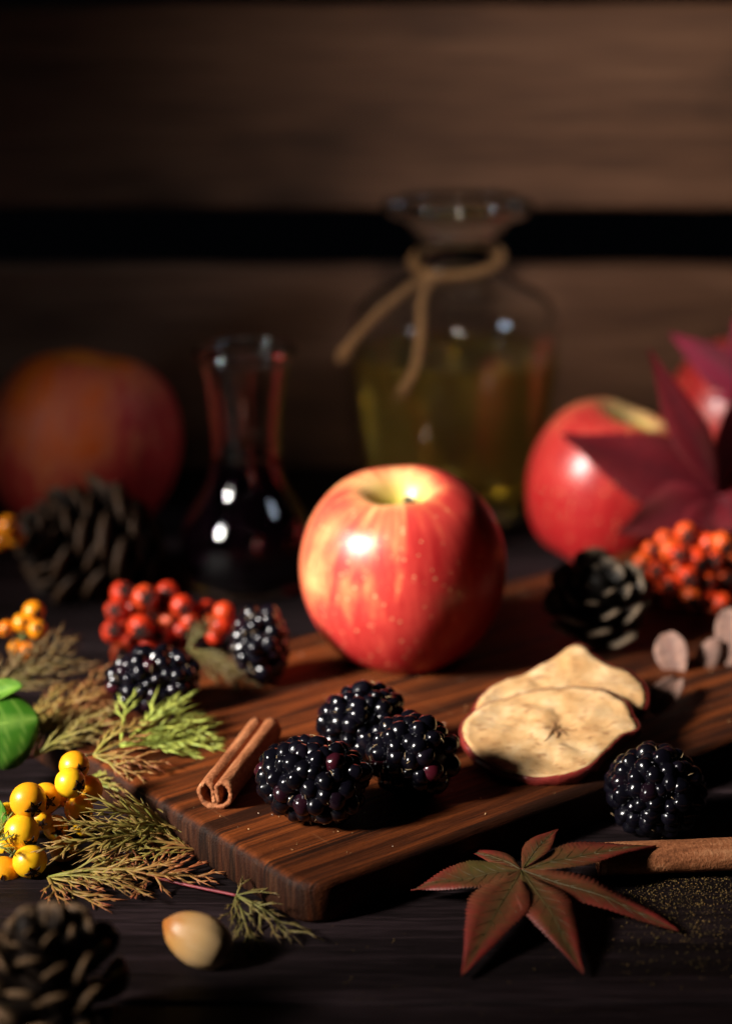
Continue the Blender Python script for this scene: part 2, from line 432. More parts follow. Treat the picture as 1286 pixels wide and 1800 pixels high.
# ------------------------------------------------------------------ bottle, twine, carafe
def smooth_prof(P, n=6):
    q = catmull([Vector((a, b, 0)) for a, b in P], n); return [(max(0, p.x), p.y) for p in q]
def bottle():
    c = Vector((40, 874, 0)); e = empty('glass_bottle', c)
    outer = [(0, .8), (20, .8), (30, .2), (33.5, 1.5), (35, 5), (37, 20), (40, 45), (42.3, 66), (43.2, 78), (43, 86), (41, 92), (35, 98), (26, 102.5), (19.5, 106.5), (17.2, 111.5), (16.6, 117), (17, 123), (20.5, 128), (24.8, 131.4), (28.8, 132.6), (31, 135.4), (30.4, 138.6), (27.8, 140.2)]
    inner = [(25.2, 139), (22.6, 135), (18, 129.5), (15.2, 124), (14.8, 117), (15.4, 111.4), (18, 105.6), (25, 101.2), (34.2, 96.8), (39.6, 91.4), (41.6, 85.6), (41.8, 77.6), (41, 66), (38.6, 45), (35.6, 22), (33, 11), (27, 7.5), (14, 8.5), (0, 9.5)]
    mb = MB(); mb.add(*lathe(smooth_prof(outer, 4)+smooth_prof(inner, 4), 96)); build('glass', mb, M['glass'], e)
    lq = [(0, 9.6), (14, 8.6), (27, 7.6), (33.1, 11.1), (35.7, 22), (38.7, 45), (41.1, 66), (41.5, 71.2), (41, 72), (39.6, 71.4), (38, 71.1), (0, 71)]
    mb = MB(); v, f = lathe(smooth_prof(lq, 3), 96); mb.add(v, f); build('cider', mb, M['cider'], e)
    e.scale = (1.07, 1.07, 1.01)
    tag(e, 'clear glass bottle with flared lip, half full of amber cider', 'bottle')
    return c
bc = bottle()
def twine_mat():
    t = NT('jute_twine'); v = t.coord('Object'); n = t.noise(v, 900, 4); w_ = t.node('ShaderNodeTexWave'); w_.inputs['Scale'].default_value = 260; w_.bands_direction = 'DIAGONAL'; t.lk(v, w_.inputs[0])
    h = t.math('ADD', t.math('MULTIPLY', n, .6), t.math('MULTIPLY', w_.outputs['Fac'], .4))
    t.set(base=t.ramp(h, [(.25, (.15, .07, .028)), (.6, (.38, .195, .08)), (.85, (.52, .30, .14))]), rough=.85, spec=.1); t.bump(h, .8, .001); return t.m
M['twine'] = twine_mat()
def twine():
    e = empty('twine_tie', bc+Vector((0, 0, 100)))
    def strand(name, P, r=1.7, n=8):
        P = catmull([Vector(p)-(bc+Vector((0, 0, 100))) for p in P], n); mb = MB()
        T, U = frames(P)
        for s in range(2):
            Q = []
            for i, p in enumerate(P):
                a = i*.95+s*math.pi; w_ = T[i].cross(U[i]); Q.append(p+(U[i]*math.cos(a)+w_*math.sin(a))*r*.5)
            mb.add(*tube(Q, r*.72, 7))
        return build(name, mb, M['twine'], e)
    L = []
    for k in range(25):
        a = 2*math.pi*k/24+R(240); rr = 19.6
        L.append(bc+Vector((rr*math.cos(a), rr*math.sin(a), 114.5+4.5*math.sin(a)+1.5*math.cos(a))))
    strand('loop', L, 1.8, 4)
    kn = at(757, 487, 845)
    mb = MB(); v, f = ico(3, 3.4); mb.add([p*(1+.18*noise.noise(p*.5)) for p in v], f); o = build('knot', mb, M['twine'], e, kn-(bc+Vector((0, 0, 100)))); o.scale = (1.25, .9, .9)
    strand('strand', [kn, at(722, 505, 837), at(672, 545, 824), at(632, 585, 817), at(612, 612, 815)], 1.75)
    strand('strand', [kn+Vector((1, 0, -1)), at(742, 525, 832), at(739, 590, 820), at(730, 645, 819), at(706, 690, 819)], 1.75)
    for pa, pb in (((622, 598, 816), (601, 628, 814)), ((716, 672, 819), (702, 698, 819))):
        a, b = at(*pa), at(*pb); mb = MB(); o_ = bc+Vector((0, 0, 100))
        for k in range(16):
            d = Vector((random.uniform(-1, 1), random.uniform(-1, 1), random.uniform(-1, 1)))*2.6
            mb.add(*tube([a-o_+d*.3, (a+b)/2-o_+d*.7, b-o_+d], .55, 5))
        build('frayed_end', mb, M['twine'], e)
    tag(e, 'brown jute twine tied round the neck of the glass bottle', 'twine')
twine()
def carafe():
    c = Vector((-47, 762, 0)); e = empty('glass_carafe', c)
    outer = [(0, 1), (14, .8), (21, .3), (24, 2), (26.3, 8), (27, 16), (25.6, 25), (21.5, 33), (17, 40), (14.5, 47), (13.6, 55), (14, 66), (15.2, 78), (16.4, 88), (17.4, 92.5), (19.4, 93.4), (20.2, 95.2), (19.2, 97), (17.8, 97.2)]
    inner = [(16.4, 96.2), (15.6, 92), (14.4, 84), (13, 74), (12, 64), (11.7, 55), (12.6, 47), (15.2, 40), (19.7, 33), (23.8, 25), (25, 16), (24, 9), (20, 5), (10, 4), (0, 4)]
    mb = MB(); mb.add(*lathe(smooth_prof(outer, 4)+smooth_prof(inner, 4), 80)); build('glass', mb, M['glass'], e)
    lq = [(0, 4.1), (10, 4.1), (20, 5.1), (24.1, 9), (25.1, 16), (23.9, 25), (19.8, 33), (15.3, 40), (12.7, 47), (11.9, 53), (11.5, 53.4), (0, 53)]
    mb = MB(); mb.add(*lathe(smooth_prof(lq, 3), 80)); build('syrup', mb, M['syrup'], e)
    tag(e, 'small glass carafe of black berry syrup behind the red berries', 'carafe')
carafe()

# ------------------------------------------------------------------ blackberries
dm = MB(); v, f = ico(3, 1); dm.add([Vector((p.x, p.y, p.z*(1.0 if p.z > 0 else 1.1))) for p in v], f)
DRUPES = []
for kk in range(5):
    d_ = MB(); d_.add([Vector(p)*(1+.10*noise.noise(Vector(p)*1.3+Vector((kk*5, 0, 0)))+(-.14*max(0, noise.noise(Vector(p)*2.2+Vector((0, kk*7, 2)))) if kk > 2 else 0)) for p in dm.v], dm.f)
    d_ = d_.mesh('drupelet'); d_.materials.append(M['drupe']); DRUPES.append(d_)
def blackberry(cx, cy_, z0, half, axis, label, seed=0, dr=3.0, roll=0, hz=None):
    rnd = random.Random(seed)
    a, b, c = half                                  # half length, half width, half height
    e = empty('blackberry', (cx, cy_, z0+(hz or c)))
    rot = basis(x=axis) if abs(Vector(axis).normalized().z) < .9 else Matrix.Rotation(R(-90), 3, 'Y')
    rot = rot @ Matrix.Rotation(roll, 3, 'X')
    e.rotation_euler = rot.to_euler()
    mb = MB(); v, f = ico(3, 1); mb.add([Vector((p.x*(a-dr*.8), p.y*(b-dr*.8), p.z*(c-dr*.8))) for p in v], f); build('core', mb, M['bcore'], e)
    # drupelets spread evenly over the fruit by mutual repulsion
    area = 4*math.pi*(((a*b)**1.6+(a*c)**1.6+(b*c)**1.6)/3)**(1/1.6)
    n = int(area/(dr*dr*2.55)); P = []
    for i in range(n):
        zc = 1-2*(i+.5)/n; t = i*2.39996+rnd.uniform(-.5, .5); q = math.sqrt(1-zc*zc); P.append(Vector((zc, q*math.cos(t), q*math.sin(t)))+Vector((rnd.uniform(-.1, .1) for _ in range(3))))
    P = [Vector((p.x*a, p.y*b, p.z*c)) for p in P]
    for it in range(14):
        N_ = []
        for i, p in enumerate(P):
            g = Vector()
            for q in P:
                d = p-q; l2 = d.length_squared
                if 1e-6 < l2 < (dr*2.4)**2: g += d/l2
            g = p+g*(dr*.30); u = Vector((g.x/a, g.y/b, g.z/c)).normalized(); N_.append(Vector((u.x*a, u.y*b, u.z*c)))
        P = N_
    for p in P:
        if p.x > a*.93: continue
        nr = Vector((p.x/a**2, p.y/b**2, p.z/c**2)).normalized(); p = p-nr*dr*.80
        q = nr.to_track_quat('Z', 'Y') @ Quaternion((0, 0, 1), rnd.uniform(0, 6.28))
        o = link('drupelet', rnd.choice(DRUPES), parent=e); o.location = (p+Vector((rnd.uniform(-.25, .25) for _ in range(3))))*MM
        k = dr*rnd.choice((.74, .88, .98, 1.02, 1.08, 1.12)); o.rotation_euler = q.to_euler(); o.scale = (k*rnd.uniform(.88, 1.04), k*rnd.uniform(.96, 1.06), k*rnd.uniform(.95, 1.25))
    # dry styles between the drupelets
    mb = MB()
    for _ in range(34):
        s = rnd.uniform(-.9, .9); t = rnd.uniform(0, 6.28); rr = math.sqrt(1-s*s)
        p = Vector((s*a, math.cos(t)*rr*b, math.sin(t)*rr*c)); nr = Vector((p.x/a**2, p.y/b**2, p.z/c**2)).normalized()
        p = p-nr*.6; d = Vector((rnd.uniform(-1, 1), rnd.uniform(-1, 1), rnd.uniform(-1, 1))); d = (d-nr*d.dot(nr)).normalized()
        mb.add(*tube([p, p+nr*.9+d*.8, p+nr*1.0+d*2.1], .10, 5))
    tag(build('styles', mb, M['style'], e), kind='stuff')
    tag(e, label, 'blackberry', 'ripe blackberries'); return e
blackberry(-14.5, 514, BT, (16.5, 12.4, 11.9), (.93, -.34, 0), 'large blackberry nearest the front, right beside the cinnamon quill on the board', seed=1)
blackberry(-1, 557, BT, (14, 12, 11.4), (.8, .55, .12), 'rear blackberry of the three grouped on the board before the apple', seed=2, roll=.5)
blackberry(13.5, 531, BT, (13, 12, 11.8), (.72, -.62, .1), 'blackberry with a few red drupelets, of the group the one nearest the dried slices', seed=3, roll=1.1)
blackberry(83.5, 531, 0, (14.6, 13, 13), (.75, -.6, .15), 'lone blackberry on the dark table at right, below the dried slices', seed=4, roll=.3)
blackberry(-67.5, 597, BT, (15.2, 10.8, 10), (.95, .2, 0), 'blackberry lying behind the green leaf in front of the left red berries', seed=5, roll=.8)
blackberry(-35, 622, BT, (13.5, 9.6, 9.6), (0, 0, 1), 'blackberry standing upright between the left red berries and the apple', seed=6, roll=.2, hz=13.2)

# ------------------------------------------------------------------ cinnamon
def cinnamon(name, p0, p1, scale, label, seed, roll=0):
    rnd = random.Random(seed)
    # centreline of the double scroll
    S = [(-.55, -2.9), (-.6, -1.0), (-.55, 1.0), (-.95, 2.6), (-2.3, 3.5), (-3.9, 3.0), (-4.9, 1.2), (-4.8, -1.0), (-3.9, -2.9), (-2.2, -4.1), (0, -4.5), (2.2, -4.1), (3.9, -2.9), (4.8, -1.0), (4.9, 1.2), (3.9, 3.0), (2.3, 3.5), (.95, 2.6), (.55, 1.0), (.6, -1.0), (.55, -2.9)]
    C = [p*scale for p in catmull([Vector((a, b, 0)) for a, b in S], 4)]
    th = .68*scale
    lo, ro = [], []
    for i, p in enumerate(C):
        a = C[max(i-1, 0)]; b = C[min(i+1, len(C)-1)]; t = (b-a).normalized(); n = Vector((-t.y, t.x, 0))
        lo.append(p+n*th); ro.append(p-n*th)
    prof = lo+list(reversed(ro)); n = len(prof)
    p0, p1 = Vector(p0), Vector(p1); Ln = (p1-p0).length; N = 26
    v = []; f = []
    for i in range(N+1):
        t = i/N
        for k, q in enumerate(prof):
            j = noise.noise(Vector((q.x*.5+seed, q.y*.5, t*Ln*.12)))*.22+noise.noise(Vector((q.x*1.6, q.y*1.6+seed, t*Ln*.7)))*.08
            e_ = 0
            if i in (0, N): e_ = noise.noise(Vector((q.x*1.1+seed*3, q.y*1.1, 5)))*.5
            s = 1+j*.16
            v.append((t*Ln+e_, q.x*s, q.y*s+.25*math.sin(t*3+seed)))
    for i in range(N):
        for k in range(n):
            l = (k+1) % n; f.append((i*n+k, i*n+l, (i+1)*n+l, (i+1)*n+k))
    h = len(lo)
    for i0 in (0, N*n):
        for k in range(h-1):
            q = (i0+k, i0+n-1-k, i0+n-2-k, i0+k+1); f.append(q if i0 == 0 else tuple(reversed(q)))
    mb = MB(); mb.add(v, f); o = build(name, mb, M['cinnamon'], loc=p0)
    o.rotation_euler = (basis(x=p1-p0) @ Matrix.Rotation(roll, 3, 'X')).to_euler()
    tag(o, label, 'cinnamon stick', 'cinnamon sticks')
a = on(378, 1396, BT+4.5); b = on(464, 1284, BT+5.2)
cinnamon('cinnamon_stick', a, a+(b-a)*1.02, .94, 'rolled cinnamon quill with its open end facing front, on the board', 3, roll=R(-6))
cinnamon('cinnamon_stick', on(1052, 1512, 4.6), on(1330, 1503, 4.6)+Vector((6, 0, 0)), .98, 'cinnamon quill lying on the dark table under the maple leaf', 8, roll=R(150))

# ------------------------------------------------------------------ dried apple slices
def slice_mats():
    t = NT('dried_apple_flesh'); v = t.coord('Object')
    a = t.noise(v, 75, 5, .6); b = t.noise(t.coord('Object', (.5, 1, 1)), 520, 3, .6)
    sp = t.node('ShaderNodeSeparateXYZ'); t.lk(t.coord('Object'), sp.inputs[0])
    base = t.ramp(a, [(.30, (.36, .185, .07)), (.48, (.52, .32, .145)), (.70, (.64, .47, .28))])
    base = t.mix(t.ramp(t.noise(v, 28, 3, .6), [(.42, 0.0), (.66, .6)]), base, (.48, .24, .085))
    base = t.mix(t.ramp(b, [(.34, .75), (.44, 0.0)]), base, (.24, .11, .045))
    t.set(base=base, rough=.6, spec=.3, sss=.12); t.b.inputs['Subsurface Radius'].default_value = (.004, .002, .001); t.b.inputs['Subsurface Scale'].default_value = .5
    t.bump(t.math('ADD', t.math('MULTIPLY', a, 2.0), t.math('MULTIPLY', b, .4)), .45, .0010)
    M['flesh'] = t.m
    M['peel'] = plain('dried_apple_peel', (.16, .018, .014), .32, .5, .4, 400, .5)
    M['pip'] = plain('dried_core', (.20, .095, .035), .7, .3, .3, 400)
slice_mats()
def dried_slice(origin, nrm, outline, th, label, seed, bend):
    n_ = Vector(nrm).normalized(); o_ = Vector(origin)
    Q = []
    for x, y in outline:
        d = ray(x, y); cpos = Vector((0, 0, CAMH)); t = (o_-cpos).dot(n_)/d.dot(n_); Q.append(cpos+d*t)
    rot = basis(z=n_, up=(0, 1, 0)); inv = rot.transposed()
    P = [inv @ (q-o_) for q in Q]; P = [p.copy() for p in P]
    P2 = P+[P[0], P[1], P[2]]
    C = []
    for i in range(len(P)):
        a, b, c, d = P[i-1], P[i], P[(i+1) % len(P)], P[(i+2) % len(P)]
        for k in range(6):
            t = k/6; C.append(.5*((2*b)+(c-a)*t+(2*a-5*b+4*c-d)*t*t+(3*b-a-3*c+d)*t**3))
    cen = sum(C, Vector())/len(C); n = len(C); NR = 14
    def zz(p, rr):
        q = p-cen
        return bend(q.x, q.y, rr)+1.1*noise.noise(Vector((q.x*.13+seed, q.y*.13, 0)))+.35*noise.noise(Vector((q.x*.3+seed, q.y*.3, 5)))+.18*noise.noise(Vector((q.x*.6+seed, q.y*.6, 2)))
    e = empty('dried_apple_slice', o_); e.rotation_euler = rot.to_euler()
    v = [(cen.x, cen.y, zz(cen, 0)-.5)]; f = []
    for j in range(1, NR+1):
        r = j/NR
        for p in C:
            q = cen+(p-cen)*r*.985; v.append((q.x, q.y, zz(q, r)))
    m0 = len(v)
    v.append((cen.x, cen.y, zz(cen, 0)-th))
    for j in range(1, NR+1):
        r = j/NR
        for p in C:
            q = cen+(p-cen)*r*.965; v.append((q.x, q.y, zz(q, r)-th*(1-.25*r)))
    for b0, flip in ((0, 0), (m0, 1)):
        for k in range(n):
            q = (b0, b0+1+k, b0+1+(k+1) % n); f.append(tuple(reversed(q)) if flip else q)
        for j in range(NR-1):
            for k in range(n):
                a = b0+1+j*n+k; b = b0+1+j*n+(k+1) % n; q = (a, a+n, b+n, b); f.append(tuple(reversed(q)) if flip else q)
    t0 = 1+(NR-1)*n; u0 = m0+1+(NR-1)*n
    for k in range(n): f.append((t0+k, u0+k, u0+(k+1) % n, t0+(k+1) % n))
    mb = MB(); mb.add(v, f); build('flesh', mb, M['flesh'], e)
    # peel: a thin crinkled band round the rim
    v = []; f = []; pr = [(.978, -.12), (1.0, -.04), (1.02, -.35), (1.025, -th*.45), (1.01, -th*.8), (.985, -th*.85)]
    for (s, dz) in pr:
        for k, p in enumerate(C):
            w_ = 1+.016*noise.noise(Vector((k*.45, s*9, seed)))
            q = cen+(p-cen)*(1+(s*w_-1)); v.append((q.x, q.y, zz(cen+(p-cen)*.985, 1)+dz*(1+.5*noise.noise(Vector((k*.3, seed, 1))))))
    for i in range(len(pr)-1):
        for k in range(n): f.append((i*n+k, (i+1)*n+k, (i+1)*n+(k+1) % n, i*n+(k+1) % n))
    mb = MB(); mb.add(v, f); build('peel', mb, M['peel'], e)
    # shrivelled core star
    mb = MB()
    for k in range(7):
        a = 2*math.pi*k/7+.2+random.uniform(-.3, .3); d = Vector((math.cos(a), math.sin(a), 0)); Ls = (4.0 if k % 2 else 6.5)*random.uniform(.6, 1.2)
        P = []
        for j in range(7):
            q = cen+d*(.6+Ls*j/6)+Vector((-d.y, d.x, 0))*math.sin(j*.9+k)*.35; P.append(Vector((q.x, q.y, zz(q, min(1, (q-cen).length/26))+.02-(.35 if j == 0 else 0))))
        mb.add(*tube([p_+Vector((0, 0, .10)) for p_ in P], lambda t: .42*(1-t)+.12, 6))
    build('core', mb, M['pip'], e)
    tag(e, label, 'apple slice', 'dried apple slices')
fo = [(812, 1300), (816, 1272), (850, 1240), (905, 1219), (965, 1210), (1030, 1213), (1075, 1222), (1097, 1236), (1112, 1258), (1122, 1285), (1090, 1300), (1062, 1328), (1035, 1352), (985, 1364), (930, 1364), (880, 1352), (838, 1330)]
dried_slice(on(960, 1362, BT+3.2), (-.06, -.20, 1), fo, 4.2, 'front dried apple slice with star core and dark peel, leaning on another slice', 1.0,
            lambda x, y, r: .9*math.sin(x*.12+.4)*r+1.3*(x/26)**2*r*r)
bo = [(832, 1262), (838, 1235), (868, 1200), (915, 1180), (965, 1160), (1000, 1136), (1020, 1134), (1045, 1152), (1075, 1172), (1110, 1180), (1134, 1205), (1137, 1235), (1120, 1262), (1090, 1300), (1030, 1335), (960, 1340), (890, 1320), (850, 1290)]
dried_slice(on(985, 1338, BT+2.4), (-.03, -.24, 1), bo, 2.6, 'rear dried apple slice curling up behind the front slice', 4.0,
            lambda x, y, r: .8*math.sin(x*.13)*r-.2)

# ------------------------------------------------------------------ berries on stalks
bm_ = MB(); v, f = lathe(smooth_prof([(0, 1.0*.84), (.10, .85), (.2, .93), (.38, .93), (.62, .78), (.86, .5), (.99, .1), (.96, -.28), (.75, -.66), (.42, -.9), (0, -.98)], 3), 28); bm_.add(v, f)
BERRY = bm_.mesh('berry')
cm = MB()
for k in range(5):
    a = 2*math.pi*k/5
    pts = []
    for rr, da, zz in ((.05, 0, .91), (.19, .5, .965), (.36, .26, 1.0), (.56, 0, .95), (.36, -.26, 1.0), (.19, -.5, .965)):
        pts.append((rr*math.cos(a+da), rr*math.sin(a+da), zz))
    pts2 = [(x*.95, y*.95, z-.06) for x, y, z in pts]
    cm.add(pts+pts2, [(0, 1, 2, 3), (0, 3, 4, 5)]+[(i, i+6, (i+1) % 6+6, (i+1) % 6) for i in range(6)])
v, f = ico(2, .24); cm.add([Vector((p.x, p.y, p.z*.35+.93)) for p in v], f)
CALYX = cm.mesh('calyx', smooth=False)
def berry_mat(name, c1, c2, c3, rough=.28, coat=.15):
    t = NT(name); oi = t.node('ShaderNodeObjectInfo'); n = t.noise(t.coord('Object', (1, 1, 1)), 260, 3)
    sp = t.node('ShaderNodeSeparateXYZ'); t.lk(t.coord('Object'), sp.inputs[0])
    b = t.ramp(t.math('ADD', t.math('MULTIPLY', oi.outputs['Random'], .6), t.math('MULTIPLY', n, .4)), [(.2, c1), (.5, c2), (.8, c3)])
    b = t.mix(t.ramp(t.noise(t.coord('Object'), 3.4, 5, .7), [(.62, 0.0), (.72, .55)]), b, tuple(c_*.45 for c_ in c1))
    t.set(base=b, rough=rough, spec=.4, coat=coat, coatr=.1, sss=.12); t.b.inputs['Subsurface Radius'].default_value = (.004, .0015, .0006); t.b.inputs['Subsurface Scale'].default_value = .5
    t.bump(n, .06, .0005); return t.m
M['ybry'] = berry_mat('yellow_berry_skin', (.84, .42, .008), (.86, .47, .010), (.82, .33, .008), .36, .08)
M['ambry'] = berry_mat('amber_berry_skin', (.70, .22, .006), (.75, .26, .006), (.70, .17, .006))
M['rbry'] = berry_mat('red_berry_skin', (.42, .020, .005), (.52, .032, .006), (.46, .055, .007), .42, 0)
M['scarlet'] = berry_mat('scarlet_berry_skin', (.66, .038, .006), (.74, .055, .008), (.68, .09, .009), .42, 0)
M['calyx'] = plain('dry_calyx', (.022, .012, .010), .8, .2)
M['stalk'] = plain('green_stalk', (.16, .17, .05), .6, .3, .4, 300)
M['bstalk'] = plain('brown_stalk', (.10, .055, .03), .7, .3, .4, 300)
def cluster(name, berries, root, mat, stalk, label, group, seed, face=None):
    """berries: (centre mm, radius mm); root: stalk start mm"""
    rnd = random.Random(seed); root = Vector(root); e = empty(name, root)
    cal = CALYX.copy()
    if mat in (M['rbry'], M['scarlet']): cal.transform(Matrix.Diagonal((1.6, 1.6, 1.03, 1)))
    cal.materials.append(M['calyx']); ber = BERRY.copy(); ber.materials.append(mat)
    cen = sum((b[0] for b in berries), Vector())/len(berries)
    mb = MB(); hub = root*.35+cen*.65
    mb.add(*tube(catmull([Vector(), (hub-root)*.5+Vector((rnd.uniform(-2, 2), 0, 2)), hub-root], 5), .75, 7))
    for c, r in berries:
        o = link('berry', ber, parent=e); o.location = (c-root)*MM
        d = (face or Vector((.25, -.85, .30)))+Vector((rnd.uniform(-.42, .42), rnd.uniform(-.3, .2), rnd.uniform(-.36, .36)))
        q = d.to_track_quat('Z', 'Y') @ Quaternion((0, 0, 1), rnd.uniform(0, 6.28))
        o.rotation_euler = q.to_euler(); k = r; o.scale = (k, k*rnd.uniform(.96, 1.04), k*rnd.uniform(.92, 1.04))
        link('calyx', cal, parent=o)
        back = c-root-d.normalized()*r*.85
        mid = (back+(hub-root))*.5-d.normalized()*1.5
        mb.add(*tube(catmull([hub-root, mid, back], 4), .38, 6))
    build('stalk', mb, stalk, e)
    tag(e, label, 'berries', group); return e
def scat(pix, D, s): return [(at(x, y, D+dd), r/s) for x, y, r, dd in pix]
yp = [(50, 1407, 31, 0), (80, 1403, 27, 9), (38, 1463, 30, -4), (53, 1514, 29, -9), (6, 1536, 29, -8), (131, 1346, 26, 14), (124, 1376, 27, 7), (156, 1388, 25, 17), (139, 1422, 25, 10), (72, 1440, 20, 9), (112, 1492, 24, 2), (14, 1432, 22, 12), (118, 1400, 20, 16), (150, 1450, 20, 12), (98, 1455, 22, 12), (10, 1490, 20, 8)]
cluster('yellow_berry_sprig', scat(yp, 512, 6.0), at(70, 1440, 535), M['ybry'], M['stalk'], 'cluster of bright yellow berries with dark star tips at front left', 'berry sprigs', 11, Vector((.35, -.85, -.12)))
ap = [(60, 1075, 19, 0), (40, 1095, 17, 4), (66, 1106, 17, -3), (30, 1140, 15, -4), (50, 1145, 16, -6), (12, 1105, 15, 5)]
cluster('amber_berry_sprig', scat(ap, 640, 5.0), at(40, 1120, 655), M['ambry'], M['stalk'], 'small blurred amber berry cluster behind the feathery leaves at the left edge', 'berry sprigs', 12)
ap2 = [(15, 925, 20, 0), (28, 945, 17, 3), (3, 950, 18, 6)]
cluster('amber_berry_sprig', scat(ap2, 730, 4.5), at(-20, 960, 740), M['ambry'], M['bstalk'], 'dim orange berries at the left edge beside the large pine cone', 'berry sprigs', 13)
rl = [(215, 1042, 23, 0), (255, 1050, 25, -3), (295, 1040, 21, 5), (205, 1073, 23, -2), (247, 1102, 25, -8), (199, 1110, 23, -3), (320, 1065, 22, -2), (216, 1149, 24, -8), (262, 1140, 22, -6), (286, 1118, 22, -4), (268, 1078, 21, 6), (300, 1092, 22, 0), (350, 1078, 21, 2), (310, 1125, 20, 2), (347, 1110, 20, 5), (232, 1130, 20, 6), (290, 1150, 20, 0), (330, 1140, 17, 8), (235, 1068, 19, 8), (228, 1092, 19, 5), (276, 1060, 19, 4), (335, 1092, 19, -3), (320, 1108, 18, -2), (368, 1095, 19, 0), (245, 1155, 19, -6), (272, 1160, 18, -8), (365, 1070, 17, 6), (300, 1070, 18, 6)]
cluster('red_berry_sprig', scat(rl, 668, 5.5), at(270, 1110, 695), M['rbry'], M['bstalk'], 'orange red berry cluster at left, behind the blackberries and before the carafe', 'berry sprigs', 14, Vector((.15, -.9, .22)))
rl2 = [(393, 1075, 18, 0), (388, 1100, 19, -3), (378, 1118, 15, 3), (402, 1094, 14, 5)]
cluster('red_berry_sprig', scat(rl2, 655, 5.05), at(360, 1130, 672), M['rbry'], M['bstalk'], 'few red berries just left of the upright blackberry', 'berry sprigs', 15, Vector((.7, .2, .5)))
rr = [(1205, 937, 21, 6), (1130, 990, 21, 0), (1155, 1005, 21, -4), (1178, 968, 22, 2), (1192, 975, 20, -6), (1222, 982, 22, -4), (1245, 955, 19, 5), (1268, 953, 20, 2), (1208, 1015, 22, -8), (1178, 1025, 20, -6), (1240, 1022, 21, -4), (1270, 1010, 21, 0), (1215, 1048, 21, -9), (1190, 1050, 19, -2), (1243, 1052, 20, -6), (1268, 1060, 20, -8), (1258, 1078, 19, -9), (1275, 1035, 20, 4), (1286, 985, 21, 3), (1245, 1100, 19, -12), (1200, 1090, 19, -6), (1140, 1025, 17, 6), (1230, 1000, 18, 8), (1160, 985, 18, 7), (1288, 1080, 18, 0), (1215, 960, 17, 10), (1130, 1045, 15, 8), (1145, 968, 19, 4), (1168, 948, 18, 8), (1225, 945, 18, 8), (1120, 1012, 18, 4), (1195, 1000, 19, -2), (1160, 1042, 18, -2), (1225, 1072, 18, -8), (1180, 1068, 18, -3), (1255, 985, 19, -2)]
cluster('red_berry_sprig', scat(rr, 704, 5.1), at(1225, 1040, 727), M['scarlet'], M['bstalk'], 'big scarlet berry cluster at the right edge below the dark maple leaf', 'berry sprigs', 16, Vector((-.1, -.95, .1)))

# ------------------------------------------------------------------ pine cones
def scale_mesh():
    # one woody scale: thin neck, swelling to a blunt rounded tip with a ridge; length along +x (unit 9 mm long)
    mb = MB(); st = [(0, .9, .5), (2.2, 1.5, .55), (4.6, 2.6, .7), (6.6, 3.5, .9), (8.0, 3.4, 1.25), (8.9, 2.6, 1.1), (9.3, 1.1, .6)]
    v = []; f = []; ns = 8
    for x, w_, h in st:
        for k in range(ns):
            a = 2*math.pi*k/ns; v.append((x+.25*math.cos(3*a)*.3, w_*math.cos(a), h*.62*math.sin(a)*(1.2 if math.sin(a) > 0 else .6)+x*x*.022))
    for i in range(len(st)-1):
        for k in range(ns): f.append((i*ns+k, i*ns+(k+1) % ns, (i+1)*ns+(k+1) % ns, (i+1)*ns+k))
    f.append(tuple(reversed(range(ns)))); n = (len(st)-1)*ns; f.append(tuple(range(n, n+ns)))
    mb.add(v, f); return mb.mesh('scale')
SCALE = scale_mesh()
def pine_cone(centre, axis, length, rad, mat, label, seed, n=90, open_=.55, sc_=1.0):
    rnd = random.Random(seed); e = empty('pine_cone', centre)
    e.rotation_euler = basis(z=axis, up=(0, 1, .2)).to_euler()
    sm = SCALE.copy(); sm.materials.append(mat)
    mb = MB(); P = [Vector((0, 0, length*(t-.5))) for t in [i/10 for i in range(11)]]
    mb.add(*tube(P, lambda t: rad*.42*math.sin(math.pi*min(1, .12+t*.85))+.8, 12)); build('core', mb, mat, e)
    for i in range(n):
        t = (i+.5)/n; a = i*2.39996
        env = math.sin(math.pi*(.10+.86*t**.85))**.75           # envelope from base to tip
        z = length*(-.46+.9*t)
        rr = rad*env; pitch = R(-18+78*t**1.3)*open_+R(14)+rnd.uniform(-.12, .12); a += rnd.uniform(-.1, .1)
        Ls = rr*.78*sc_*rnd.uniform(.85, 1.15)
        k = max(.35, Ls/9.3)
        d = Vector((math.cos(a)*math.cos(pitch), math.sin(a)*math.cos(pitch), math.sin(pitch)))
        o = link('scale', sm, parent=e)
        o.location = Vector((math.cos(a)*rr*.22, math.sin(a)*rr*.22, z-Ls*math.sin(pitch)*.55))*MM
        x = d; zax = Vector((0, 0, 1)); y = zax.cross(x).normalized(); zax = x.cross(y)
        m = Matrix((x, y, zax)).transposed() @ Matrix.Rotation(rnd.uniform(-.15, .15), 3, 'X')
        o.rotation_euler = m.to_euler(); o.scale = (k, k*rnd.uniform(.85, 1.05)*(rad/16)**.3, k*1.05)
    tag(e, label, 'pine cone', 'pine cones'); return e
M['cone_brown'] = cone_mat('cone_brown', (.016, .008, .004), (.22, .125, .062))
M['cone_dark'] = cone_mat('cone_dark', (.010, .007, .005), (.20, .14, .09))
M['cone_shaded'] = cone_mat('cone_shaded', (.006, .003, .002), (.050, .024, .010))  # shade put into the colour: darkened scales for the back left cone
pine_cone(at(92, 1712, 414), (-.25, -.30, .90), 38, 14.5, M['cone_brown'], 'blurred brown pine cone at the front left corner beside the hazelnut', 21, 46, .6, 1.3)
pine_cone(at(160, 965, 760), (-.75, -.35, .35), 66, 26, M['cone_shaded'], 'large dim pine cone lying before the orange apple at the back left', 22, 84, .6, 1.2)
